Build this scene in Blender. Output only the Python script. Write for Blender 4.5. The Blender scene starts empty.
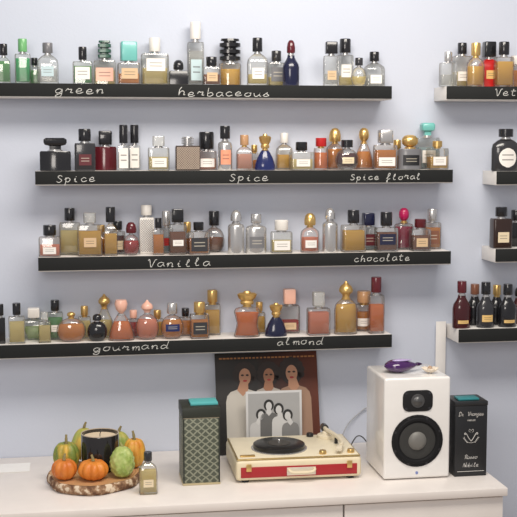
import bpy, bmesh, math, random
from mathutils import Vector, Matrix
random.seed(5)
scn = bpy.context.scene
COL = scn.collection
PI = math.pi
# ------------------------------------------------------------------ camera
FPX = 1150.0; YAW = math.radians(9.4); PIT = math.radians(5.76); DIST = 3.286; SD = 0.12
F = Vector((math.sin(YAW)*math.cos(PIT), math.cos(YAW)*math.cos(PIT), -math.sin(PIT)))
Rv = F.cross(Vector((0,0,1))).normalized(); Uv = Rv.cross(F)
P0 = Vector((0, -SD, 1.63 - math.sin(PIT)*DIST)); CP = P0 - F*DIST
cd = bpy.data.cameras.new('camera'); cam = bpy.data.objects.new('camera', cd); COL.objects.link(cam)
cd.sensor_width = 36; cd.lens = FPX*36/517; cd.clip_start = .05
cam.matrix_world = Matrix(((Rv.x,Uv.x,-F.x,CP.x),(Rv.y,Uv.y,-F.y,CP.y),(Rv.z,Uv.z,-F.z,CP.z),(0,0,0,1)))
scn.camera = cam
def ray(u,v): return F + Rv*((u-258.5)/FPX) + Uv*((258.5-v)/FPX)
def on_y(u,v,Y):
    r = ray(u,v); return CP + r*((Y-CP.y)/r.y)
def on_z(u,v,Z):
    r = ray(u,v); return CP + r*((Z-CP.z)/r.z)
# ------------------------------------------------------------------ materials
PAL = dict(black=(.012,.012,.014), white=(.82,.79,.74), cream=(.76,.64,.44), silver=(.62,.61,.60), gold=(.74,.49,.18),
 amber=(.76,.31,.04), yellow=(.82,.53,.09), paleyellow=(.86,.74,.36), pink=(.84,.33,.20), rose=(.82,.47,.36), orange=(.84,.26,.04),
 red=(.50,.015,.015), maroon=(.10,.010,.016), magenta=(.45,.01,.09), green=(.16,.44,.17), brightgreen=(.02,.52,.17), palegreen=(.52,.66,.34),
 darkgreen=(.02,.09,.06), blue=(.012,.02,.10), navy=(.01,.012,.04), turq=(.16,.48,.44), brown=(.20,.08,.045), darkamber=(.27,.08,.02),
 grey=(.16,.16,.17), clear=(.78,.78,.75), wood=(.5,.28,.14), charcoal=(.03,.03,.034), paleblue=(.50,.63,.66), tan=(.62,.44,.26), darkbrown=(.03,.014,.010),
 lattice=(.82,.80,.76), weave=(.10,.06,.045), deepred=(.05,.006,.008))
MC = {}
def newmat(name):
    m = bpy.data.materials.new(name); m.use_nodes = True; nt = m.node_tree
    return m, nt, nt.nodes['Principled BSDF']
def mathf(nt):
    def M(op,a,bv=None):
        n=nt.nodes.new('ShaderNodeMath'); n.operation=op
        for i,x in enumerate((a,bv)):
            if x is None: continue
            if isinstance(x,(int,float)): n.inputs[i].default_value=x
            else: nt.links.new(x,n.inputs[i])
        return n.outputs[0]
    return M
def mat(c, rough=.35, metal=0, coat=0, bump=0, bscale=200, spec=.5):
    if isinstance(c,str): nm=c; c=PAL[c]
    else: nm='col%.2f_%.2f_%.2f'%tuple(c[:3])
    k=(nm,rough,metal,coat,bump,bscale,spec)
    if k in MC: return MC[k]
    m,nt,b = newmat(nm+'_surface')
    n = nt.nodes.new('ShaderNodeTexNoise'); n.inputs['Scale'].default_value = 18; n.inputs['Detail'].default_value=3
    tc = nt.nodes.new('ShaderNodeTexCoord'); nt.links.new(tc.outputs['Object'], n.inputs['Vector'])
    mx = nt.nodes.new('ShaderNodeMix'); mx.data_type='RGBA'
    mx.inputs[6].default_value=(c[0]*.93,c[1]*.93,c[2]*.93,1); mx.inputs[7].default_value=(min(1,c[0]*1.05),min(1,c[1]*1.05),min(1,c[2]*1.05),1)
    nt.links.new(n.outputs[0], mx.inputs[0]); nt.links.new(mx.outputs[2], b.inputs['Base Color'])
    b.inputs['Roughness'].default_value=rough; b.inputs['Metallic'].default_value=metal; b.inputs['Coat Weight'].default_value=coat
    b.inputs['Specular IOR Level'].default_value=spec
    if bump:
        n2 = nt.nodes.new('ShaderNodeTexNoise'); n2.inputs['Scale'].default_value=bscale; nt.links.new(tc.outputs['Object'], n2.inputs['Vector'])
        bp = nt.nodes.new('ShaderNodeBump'); bp.inputs['Strength'].default_value=bump; bp.inputs['Distance'].default_value=.002
        nt.links.new(n2.outputs[0], bp.inputs['Height']); nt.links.new(bp.outputs[0], b.inputs['Normal'])
    MC[k]=m; return m
def glass(dif=.05, dcol=(.8,.8,.78)):
    k=('glass',dif)
    if k in MC: return MC[k]
    m = bpy.data.materials.new('clear_glass'); m.use_nodes=True; nt=m.node_tree; nt.nodes.clear()
    out=nt.nodes.new('ShaderNodeOutputMaterial'); t=nt.nodes.new('ShaderNodeBsdfTransparent')
    g=nt.nodes.new('ShaderNodeBsdfGlossy'); g.inputs['Roughness'].default_value=.04; g.inputs[0].default_value=(1,1,1,1)
    d=nt.nodes.new('ShaderNodeBsdfDiffuse'); d.inputs[0].default_value=(*dcol,1)
    lw=nt.nodes.new('ShaderNodeLayerWeight'); lw.inputs[0].default_value=.38
    cr=nt.nodes.new('ShaderNodeValToRGB'); e=cr.color_ramp.elements; e[0].position=.3; e[0].color=(.97,.97,.95,1); e[1].position=.88; e[1].color=(.30,.28,.24,1)  # dark refracted edges are painted into the tint by facing angle
    nt.links.new(lw.outputs['Facing'],cr.inputs[0]); nt.links.new(cr.outputs[0],t.inputs[0])
    mr=nt.nodes.new('ShaderNodeMapRange'); mr.inputs[3].default_value=.04; mr.inputs[4].default_value=.5
    nt.links.new(lw.outputs['Fresnel'], mr.inputs[0])
    m1=nt.nodes.new('ShaderNodeMixShader'); m1.inputs[0].default_value=dif
    nt.links.new(t.outputs[0],m1.inputs[1]); nt.links.new(d.outputs[0],m1.inputs[2])
    m2=nt.nodes.new('ShaderNodeMixShader'); nt.links.new(mr.outputs[0],m2.inputs[0]); nt.links.new(m1.outputs[0],m2.inputs[1]); nt.links.new(g.outputs[0],m2.inputs[2])
    nt.links.new(m2.outputs[0],out.inputs[0]); MC[k]=m; return m
def liquid(c):
    k=('liq',c)
    if k in MC: return MC[k]
    col=PAL[c]
    m = bpy.data.materials.new(c+'_perfume'); m.use_nodes=True; nt=m.node_tree; nt.nodes.clear()
    out=nt.nodes.new('ShaderNodeOutputMaterial')
    t=nt.nodes.new('ShaderNodeBsdfTransparent'); t.inputs[0].default_value=(*[min(1,x**.65) for x in col],1)
    d=nt.nodes.new('ShaderNodeBsdfDiffuse'); tr=nt.nodes.new('ShaderNodeBsdfTranslucent'); tr.inputs[0].default_value=(*col,1)
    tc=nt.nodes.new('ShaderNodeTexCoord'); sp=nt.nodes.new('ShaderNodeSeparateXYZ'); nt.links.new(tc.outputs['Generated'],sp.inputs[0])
    rm=nt.nodes.new('ShaderNodeValToRGB'); rm.color_ramp.elements[0].color=(*[x*.6 for x in col],1); rm.color_ramp.elements[1].color=(*[min(1,x*1.15) for x in col],1)  # transmitted light put into the colour: liquid brightens from bottom to top
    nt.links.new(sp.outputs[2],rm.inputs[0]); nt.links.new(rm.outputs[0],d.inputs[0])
    g=nt.nodes.new('ShaderNodeBsdfGlossy'); g.inputs['Roughness'].default_value=.1
    a=nt.nodes.new('ShaderNodeMixShader'); a.inputs[0].default_value=.25; nt.links.new(d.outputs[0],a.inputs[1]); nt.links.new(tr.outputs[0],a.inputs[2])
    b=nt.nodes.new('ShaderNodeMixShader'); b.inputs[0].default_value=.8 if c=='clear' else (.5 if c in('paleyellow','palegreen','paleblue') else .38); nt.links.new(a.outputs[0],b.inputs[1]); nt.links.new(t.outputs[0],b.inputs[2])
    e=nt.nodes.new('ShaderNodeMixShader'); e.inputs[0].default_value=.03; nt.links.new(b.outputs[0],e.inputs[1]); nt.links.new(g.outputs[0],e.inputs[2])
    nt.links.new(e.outputs[0],out.inputs[0]); MC[k]=m; return m
def labelmat(c, ink=(.05,.04,.04)):
    k=('lab',c)
    if k in MC: return MC[k]
    m,nt,b=newmat(c+'_printed_label'); col=PAL[c]
    if sum(col)<.5: ink=(.6,.55,.45)
    tc=nt.nodes.new('ShaderNodeTexCoord'); sp=nt.nodes.new('ShaderNodeSeparateXYZ'); M=mathf(nt)
    if c in('lattice','weave'):
        nt.links.new(tc.outputs['Object'],sp.inputs[0]); fr=150
        a=M('FRACT',M('MULTIPLY',M('ADD',sp.outputs[0],sp.outputs[2]),fr)); d=M('FRACT',M('MULTIPLY',M('SUBTRACT',sp.outputs[0],sp.outputs[2]),fr))
        f=M('MULTIPLY',M('MAXIMUM',M('LESS_THAN',a,.3),M('LESS_THAN',d,.3)),.75)
        if c=='weave': ink=(.5,.42,.33)
    else:
        nt.links.new(tc.outputs['Generated'],sp.inputs[0])
        z=M('FRACT',M('MULTIPLY',sp.outputs[2],4)); line=M('MULTIPLY',M('GREATER_THAN',z,.45),M('LESS_THAN',z,.7))
        xx=M('LESS_THAN',M('ABSOLUTE',M('SUBTRACT',sp.outputs[0],.5)),.33)
        zz=M('LESS_THAN',M('ABSOLUTE',M('SUBTRACT',sp.outputs[2],.5)),.3)
        f=M('MULTIPLY',M('MULTIPLY',line,xx),M('MULTIPLY',zz,.7))
    mx=nt.nodes.new('ShaderNodeMix'); mx.data_type='RGBA'; mx.inputs[6].default_value=(*col,1); mx.inputs[7].default_value=(*ink,1)
    nt.links.new(f,mx.inputs[0]); nt.links.new(mx.outputs[2],b.inputs['Base Color']); b.inputs['Roughness'].default_value=.5
    MC[k]=m; return m
def solid(c):
    if c=='silver': return mat(c,.24,.75)
    if c=='gold': return mat(c,.28,.8)
    return mat(c,.18 if c in('black','navy','maroon','blue','charcoal','darkbrown','deepred') else .3,0,.3)
# ------------------------------------------------------------------ mesh helpers
def link(name, me, m, parent=None, loc=None, kind=None):
    o=bpy.data.objects.new(name,me); COL.objects.link(o)
    if m: me.materials.append(m)
    if parent: o.parent=parent
    if loc is not None: o.location=loc
    if kind: o['kind']=kind
    return o
def obj(name,bm,m,parent=None,loc=None,ang=35,kind=None):
    bmesh.ops.recalc_face_normals(bm,faces=bm.faces[:])
    me=bpy.data.meshes.new(name); bm.to_mesh(me); bm.free()
    me.polygons.foreach_set('use_smooth',[True]*len(me.polygons))
    me.set_sharp_from_angle(angle=math.radians(ang))
    return link(name,me,m,parent,loc,kind)
def tag(o,label,cat,group=None):
    o['label']=label; o['category']=cat
    if group: o['group']=group
    return o
def thing(name,label,cat,loc,rz=0,group=None):
    o=bpy.data.objects.new(name,None); COL.objects.link(o); o.empty_display_size=.02
    o.location=loc; o.rotation_euler=(0,0,rz); return tag(o,label,cat,group)
def box(x0,x1,y0,y1,z0,z1,bev=0,seg=2,bm=None):
    own=bm is None
    if own: bm=bmesh.new()
    r=bmesh.ops.create_cube(bm,size=1)
    for v in r['verts']:
        v.co=Vector(((x0+x1)/2+v.co.x*(x1-x0),(y0+y1)/2+v.co.y*(y1-y0),(z0+z1)/2+v.co.z*(z1-z0)))
    if bev:
        es=list({e for v in r['verts'] for e in v.link_edges})
        bmesh.ops.bevel(bm,geom=es,offset=bev,segments=seg,affect='EDGES',profile=.5)
    return bm
def outline(w,d,xs):
    pts=[]
    if xs=='c':
        return [(w/2*math.cos(2*PI*i/32),d/2*math.sin(2*PI*i/32)) for i in range(32)]
    if xs=='h':
        return [(w/2*math.cos(2*PI*i/8+PI/8)/math.cos(PI/8),d/2*math.sin(2*PI*i/8+PI/8)/math.cos(PI/8)) for i in range(8)]
    cr={'r':.3,'s':.12,'o':.6}[xs]*min(w,d)/2*1.0
    for cx,cy,a0 in ((w/2-cr,d/2-cr,0),(-w/2+cr,d/2-cr,PI/2),(-w/2+cr,-d/2+cr,PI),(w/2-cr,-d/2+cr,3*PI/2)):
        for k in range(5):
            a=a0+k*PI/8; pts.append((cx+cr*math.cos(a),cy+cr*math.sin(a)))
    return pts
def loft(prof,w,d,xs='c',z0=0,bm=None,closed=True):
    if bm is None: bm=bmesh.new()
    ol=outline(w,d,xs); rings=[]
    for r,z in prof:
        r=max(r,.004)
        rings.append([bm.verts.new((x*r,y*r,z0+z)) for x,y in ol])
    n=len(ol)
    for a,b in zip(rings,rings[1:]):
        for i in range(n): bm.faces.new((a[i],a[(i+1)%n],b[(i+1)%n],b[i]))
    if closed:
        bm.faces.new(rings[0][::-1]); bm.faces.new(rings[-1])
    return bm
def tube(pts,r,bm=None,seg=8,closed=True):
    if bm is None: bm=bmesh.new()
    pts=[Vector(p) for p in pts]; rings=[]
    for i,p in enumerate(pts):
        t=(pts[min(i+1,len(pts)-1)]-pts[max(i-1,0)]).normalized()
        a=t.cross(Vector((0,0,1)));
        if a.length<.05: a=t.cross(Vector((0,1,0)))
        a.normalize(); b=t.cross(a)
        rr=r[i] if isinstance(r,(list,tuple)) else r
        rings.append([bm.verts.new(p+a*rr*math.cos(2*PI*k/seg)+b*rr*math.sin(2*PI*k/seg)) for k in range(seg)])
    for A,B in zip(rings,rings[1:]):
        for k in range(seg): bm.faces.new((A[k],A[(k+1)%seg],B[(k+1)%seg],B[k]))
    if closed: bm.faces.new(rings[0][::-1]); bm.faces.new(rings[-1])
    return bm
def cr_spline(p,sub=6):
    out=[]; n=len(p)
    for i in range(n-1):
        a=p[max(i-1,0)];b=p[i];c=p[i+1];d=p[min(i+2,n-1)]
        for k in range(sub):
            t=k/sub
            out.append(tuple(.5*(2*b[j]+(c[j]-a[j])*t+(2*a[j]-5*b[j]+4*c[j]-d[j])*t*t+(-a[j]+3*b[j]-3*c[j]+d[j])*t**3) for j in range(len(b))))
    out.append(tuple(p[-1])); return out
def turn(bm,m): bmesh.ops.transform(bm,matrix=m,verts=bm.verts[:]); return bm
# ------------------------------------------------------------------ handwriting
L={'a':[[(.8,.85),(.4,1),(.05,.6),(.12,.1),(.45,0),(.78,.5),(.85,1),(.85,.25),(1.05,.1)]],
'b':[[(.15,1.9),(.12,.9),(.15,.1),(.5,0),(.85,.35),(.6,.85),(.2,.6)]],
'c':[[(.8,.8),(.45,1),(.05,.5),(.4,0),(.95,.25)]],
'd':[[(.72,.8),(.35,1),(.05,.6),(.1,.1),(.4,0),(.75,.5)],[(.95,2.1),(.85,1.2),(.8,.2),(1.05,.1)]],
'e':[[(.05,.45),(.6,.5),(.7,.85),(.4,1.05),(.08,.6),(.15,.1),(.55,0),(.95,.25)]],
'f':[[(0,.3),(.5,1.1),(.7,1.7),(.45,1.9),(.3,1.3),(.3,0),(.25,-.8),(.1,-.4),(.45,.1),(.85,.3)]],
'g':[[(.8,.85),(.4,1),(.05,.6),(.15,.1),(.5,.1),(.8,.6),(.85,.95),(.82,-.4),(.45,-.9),(.1,-.55),(.9,.1)]],
'h':[[(.35,1.9),(.12,1.2),(.1,0),(.2,.6),(.5,1),(.78,.7),(.75,.1),(.95,.15)]],
'i':[[(.2,.6),(.4,1),(.38,.2),(.7,.1)],[(.42,1.4),(.5,1.5)]],
'j':[[(.1,.4),(.5,1),(.5,-.4),(.25,-.9),(.1,-.5),(.9,.2)],[(.52,1.4),(.6,1.5)]],
'l':[[(.1,.5),(.5,1.5),(.4,1.9),(.25,1.2),(.3,.1),(.7,.15)]],
'm':[[(0,.5),(.15,1),(.15,0),(.25,.8),(.45,1),(.55,.7),(.52,0),(.6,.7),(.85,1),(.95,.6),(.92,.05),(1.1,.15)]],
'n':[[(0,.5),(.18,1),(.15,0),(.3,.8),(.6,1),(.78,.7),(.75,.05),(.95,.15)]],
'o':[[(.5,1),(.12,.75),(.1,.2),(.5,0),(.85,.35),(.75,.85),(.45,1),(.95,.88)]],
'p':[[(.05,.5),(.25,1),(.15,-.9)],[(.2,.6),(.5,1),(.88,.6),(.6,.05),(.2,.15)]],
'r':[[(0,.5),(.25,1.1),(.35,.85),(.75,.9),(.65,.15),(.95,.1)]],
's':[[(0,.25),(.55,1.05),(.5,.7),(.8,.3),(.4,0),(.1,.15)]],
'S':[[(.85,1.5),(.5,1.75),(.2,1.4),(.5,.95),(.85,.55),(.5,0),(.05,.25)]],
'D':[[(.3,1.8),(.25,0)],[(-.1,1.5),(.5,1.95),(1.1,1.3),(1.0,.3),(.3,-.05),(0,.2)]],
'R':[[(.3,1.8),(.2,0)],[(-.1,1.4),(.5,1.95),(.95,1.5),(.6,1),(.3,.9),(.7,.4),(1.1,0)]],
'N':[[(0,0),(.2,1.8),(.8,0),(1.0,1.9),(1.2,1.8)]],
'.':[[(.1,0),(.2,.12)]],
't':[[(.45,1.7),(.3,.8),(.35,.1),(.8,.1)],[(0,1.15),(.85,1.2)]],
'u':[[(0,.9),(.12,.2),(.4,0),(.75,.45),(.82,1),(.82,.2),(1.05,.1)]],
'v':[[(0,.85),(.2,.95),(.42,0),(.75,.95),(.95,.85)]],
'V':[[(-.1,1.6),(.1,1.8),(.42,0),(.85,1.7),(1.1,1.8)]],' ':[]}
def write(word,x0,x1,zb,xh,Y,lw=.0008,bm=None,slant=.2,jit=.16,ws_=.78):
    if bm is None: bm=bmesh.new()
    adv=(x1-x0)/len(word)
    for i,ch in enumerate(word):
        jy=random.uniform(-jit,jit)*xh; js=random.uniform(1-jit*.6,1+jit*.6)
        for st in L[ch]:
            p=cr_spline([(x0+i*adv+(a*ws_+slant*b*.35)*adv, zb+jy+b*xh*js) for a,b in st],6)
            prev=None
            for k,(a,b) in enumerate(p):
                q=p[min(k+1,len(p)-1)]; s=p[max(k-1,0)]; t=Vector((q[0]-s[0],q[1]-s[1]));
                if t.length<1e-7: continue
                t.normalize(); w=lw*(.7+.5*random.random())
                A=bm.verts.new((a-t.y*w,Y,b+t.x*w)); B=bm.verts.new((a+t.y*w,Y,b-t.x*w))
                if prev: bm.faces.new((prev[0],prev[1],B,A))
                prev=(A,B)
    return bm
def font(txt,size,m,parent,x,z,y,shear=0,name='lettering',sx=1):
    c=bpy.data.curves.new('t','FONT'); c.body=txt; c.size=size; c.align_x='CENTER'; c.shear=shear; c.extrude=.0001
    o=bpy.data.objects.new('t',c); COL.objects.link(o)
    bpy.context.view_layer.update()
    me=bpy.data.meshes.new_from_object(o.evaluated_get(bpy.context.evaluated_depsgraph_get()))
    bpy.data.objects.remove(o)
    me.transform(Matrix.Translation((x,y,z))@Matrix.Rotation(PI/2,4,'X')@Matrix.Diagonal((sx,1,1,1)))
    me.materials.clear()
    return link(name,me,m,parent)
# ------------------------------------------------------------------ setting
def wallmat():
    m,nt,b=newmat('pale_blue_grey_paint')
    tc=nt.nodes.new('ShaderNodeTexCoord'); n=nt.nodes.new('ShaderNodeTexNoise'); n.inputs['Scale'].default_value=1.4; n.inputs['Detail'].default_value=4
    nt.links.new(tc.outputs['Object'],n.inputs['Vector']); r=nt.nodes.new('ShaderNodeValToRGB')
    r.color_ramp.elements[0].position=.3; r.color_ramp.elements[0].color=(.525,.57,.665,1); r.color_ramp.elements[1].position=.7; r.color_ramp.elements[1].color=(.565,.60,.69,1)
    nt.links.new(n.outputs[0],r.inputs[0]); nt.links.new(r.outputs[0],b.inputs['Base Color']); b.inputs['Roughness'].default_value=.55
    n2=nt.nodes.new('ShaderNodeTexNoise'); n2.inputs['Scale'].default_value=120; nt.links.new(tc.outputs['Object'],n2.inputs['Vector'])
    bp=nt.nodes.new('ShaderNodeBump'); bp.inputs['Strength'].default_value=.12; bp.inputs['Distance'].default_value=.002
    nt.links.new(n2.outputs[0],bp.inputs['Height']); nt.links.new(bp.outputs[0],b.inputs['Normal']); return m
obj('wall_back',box(-2.2,2.6,0,.1,0,2.7),wallmat(),kind='structure')
obj('floor',box(-2.2,2.6,-4.2,.1,-.05,0),mat((.42,.33,.25),.5),kind='structure')
obj('baseboard_back',box(-2.2,2.6,-.015,0,0,.1),mat('white',.4),kind='structure')
# ------------------------------------------------------------------ shelves
white_p=mat((.80,.77,.73),.4); chalkboard=mat((.014,.015,.015),.75,bump=.1,spec=.25); chalk=mat((.64,.64,.61),.9)
SH={}
def shelf(key,ua,ub,um,vtop,words,label,hpx=12.5):
    zt=on_y(um,vtop,-SD).z; zb=on_y(um,vtop+hpx,-SD).z; xa=on_y(ua,vtop,-SD).x; xb=on_y(ub,vtop,-SD).x
    root=thing('wall_shelf',label,'shelf',((xa+xb)/2,0,zb-.004),0,'black fronted picture ledges'); ox,oz=(xa+xb)/2,zb-.004
    obj('board',box(xa-ox,xb-ox,-SD+.004,-.0005,0,zt-oz,.001),white_p,root)
    obj('front_panel',box(xa-ox,xb-ox,-SD,-SD+.0038,.003,zt-oz,.0006),chalkboard,root)
    for w,u0,u1,vb,xh in words:
        c=obj('lettering',write(w,on_y(u0,vb,-SD).x-ox,on_y(u1,vb,-SD).x-ox,on_y((u0+u1)/2,vb,-SD).z-oz,xh/350,-SD-.0006),chalk,root)
    SH[key]=zt
shelf('s1',-40,392,196,84.5,[('green',55,106,93.5,4.0),('herbaceous',178,272,96,3.9)],'long black fronted shelf lettered green and herbaceous')
shelf('s2',35,453,244,170.5,[('Spice',56,97,182,4.0),('Spice',229,270,181,4.0),('Spice floral',350,422,179.5,3.4)],'long black fronted shelf lettered spice twice and spice floral')
shelf('s3',38,451,244,254.5,[('Vanilla',148,212,266.5,4.0),('chocolate',354,411,261,3.6)],'long black fronted shelf lettered vanilla and chocolate')
shelf('s4',-40,392,196,340,[('gourmand',93,170,350.0,3.8),('almond',277,324,344.5,3.8)],'long black fronted shelf lettered gourmand and almond')
shelf('r1',447,640,500,86.5,[('Vetiver',495,548,96,3.8)],'short black fronted shelf at upper right with lettering starting with V')
shelf('r2',497,640,500,171.5,[],'black fronted shelf at right edge beside the spice floral shelf')
shelf('r3',496,640,500,249,[],'black fronted shelf at right edge beside the chocolate shelf')
shelf('r4',459,640,500,328.5,[],'lowest right black fronted shelf with white end above black box')
# ------------------------------------------------------------------ bottles
BODY={'box':[(.93,0),(1,.03),(1,.93),(.94,1)],
'shoulder':[(.93,0),(1,.03),(1,.7),(.92,.84),(.6,.95),(.38,1)],
'round':[(.42,0),(.6,.03),(.8,.12),(.94,.27),(1,.46),(.95,.65),(.8,.82),(.55,.94),(.3,1)],
'bell':[(.95,0),(1,.05),(.94,.3),(.74,.62),(.48,.88),(.32,1)],
'fan':[(.5,0),(.56,.05),(.72,.3),(.92,.62),(1,.8),(.9,.93),(.35,1)],
'waist':[(.92,0),(1,.05),(.84,.3),(.78,.45),(.86,.62),(1,.84),(.85,.95),(.35,1)],
'urn':[(.55,0),(.6,.05),(.42,.13),(.8,.36),(1,.6),(.9,.82),(.5,.95),(.35,1)],
'pear':[(.6,0),(.88,.1),(1,.3),(.85,.58),(.5,.85),(.32,1)],
'column':[(.96,0),(1,.03),(1,.84),(.97,.9),(.85,.95),(.6,.98),(.5,1)],
'flagon':[(.95,0),(1,.03),(1,.6),(.9,.72),(.62,.84),(.46,.93),(.42,1)]}
CAP={'cyl':[(.95,0),(1,.05),(1,.93),(.92,1)],'dome':[(.9,0),(1,.1),(1,.45),(.85,.75),(.5,.95),(.1,1)],
'ball':[(.35,0),(.7,.1),(.93,.28),(1,.5),(.93,.72),(.7,.9),(.35,1)],
'stack':[(.6,0),(1,.04),(1,.2),(.6,.24),(.6,.3),(1,.34),(1,.5),(.6,.54),(.6,.6),(1,.64),(1,.8),(.6,.84),(.6,.88),(.9,.9),(.85,1)],
'bullet':[(1,0),(1,.3),(.95,.55),(.75,.8),(.4,.95),(.1,1)],
'bulb':[(.5,0),(.55,.12),(.95,.3),(1,.45),(.8,.65),(.35,.82),(.22,.92),(.1,1)],
'crown':[(.6,0),(.7,.15),(.6,.3),(.85,.45),(1,.75),(.8,.85),(.4,.88),(.3,1)],
'flower':[(.3,0),(.5,.1),(.8,.3),(1,.7),(.8,1)],
'knob':[(.5,0),(.5,.3),(.9,.4),(1,.6),(1,.85),(.8,1)]}
CORNER={'r','s'}
def rz_at(prof,t):
    for (r0,z0),(r1,z1) in zip(prof,prof[1:]):
        if z0<=t<=z1: return r0+(r1-r0)*(t-z0)/max(1e-6,z1-z0)
    return prof[-1][0]
def bottle(loc,w,d,h,bk,xs,bf,liq,fill,ck,cc,cw,lab,label,cat,group,rot=0):
    root=thing('perfume_bottle',label,cat,loc,rot,group)
    pf=BODY[bk]; bh=h*bf; nh=h*.05; ch=h-bh-nh
    prof=[(r,z*bh) for r,z in pf]
    opaque=liq[0]=='#'
    if xs in ('r','s') : dd=min(d,w*.75)
    else: dd=d
    if opaque:
        obj('body',loft(prof,w,dd,xs),solid(liq[1:]),root)
    else:
        obj('body',loft(prof,w,dd,xs),glass(),root)
        t=.07 if bk!='round' else .1
        z1=max(.25,min(fill,.93))
        lp=[]
        N=12
        for i in range(N+1):
            q=t+(z1-t)*i/N; lp.append((rz_at(pf,q),q*bh))
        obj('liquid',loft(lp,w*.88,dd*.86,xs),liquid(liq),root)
    rt=pf[-1][0]
    nw=min(w*rt*.95,w*cw*.8,w*.5)
    obj('collar',loft([(1,-.0005),(1,nh*.45),(.85,nh*.5),(.85,nh)],nw,min(nw,dd*.8),'c',bh),solid('gold' if cc in('gold','wood','red','magenta','amber') else 'silver'),root)
    W=w*cw; cx='c'; D=min(W,dd)
    k=ck
    if ck.startswith('b_'): cx='r'; k=ck[2:]; D=min(W,dd*.85)
    if k=='box': k='cyl'; cx='r'; D=min(W,dd*.9)
    obj('cap',loft([(r,z*ch) for r,z in CAP[k]],W,D,cx,bh+nh),glass(.3,(.75,.75,.72)) if cc=='clear' else solid(cc),root)
    if lab!='-':
        lc,wf,a,b=lab.split(':'); oval=lc.endswith('*'); lc=lc.rstrip('*'); wf=float(wf);a=float(a);b=float(b); bm=bmesh.new(); g=[]
        NJ=10 if oval else 6
        for j in range(NJ+1):
            t=a+(b-a)*j/NJ; r=rz_at(pf,t); row=[]
            sc=max(.15,math.sqrt(max(0,1-(2*j/NJ-1)**2))) if oval else 1
            for i in range(9):
                x=(-.5+i/8)*wf*w*sc
                if xs in('c','h'): y=-dd/2*math.sqrt(max(0,r*r-(2*x/w)**2))
                else: y=-dd/2*r
                row.append(bm.verts.new((x,y-.0006-(.001 if xs=='h' else 0),t*bh)))
            g.append(row)
        for j in range(NJ):
            for i in range(8): bm.faces.new((g[j][i],g[j][i+1],g[j+1][i+1],g[j+1][i]))
        obj('label',bm,labelmat(lc),root)
    return root
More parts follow.
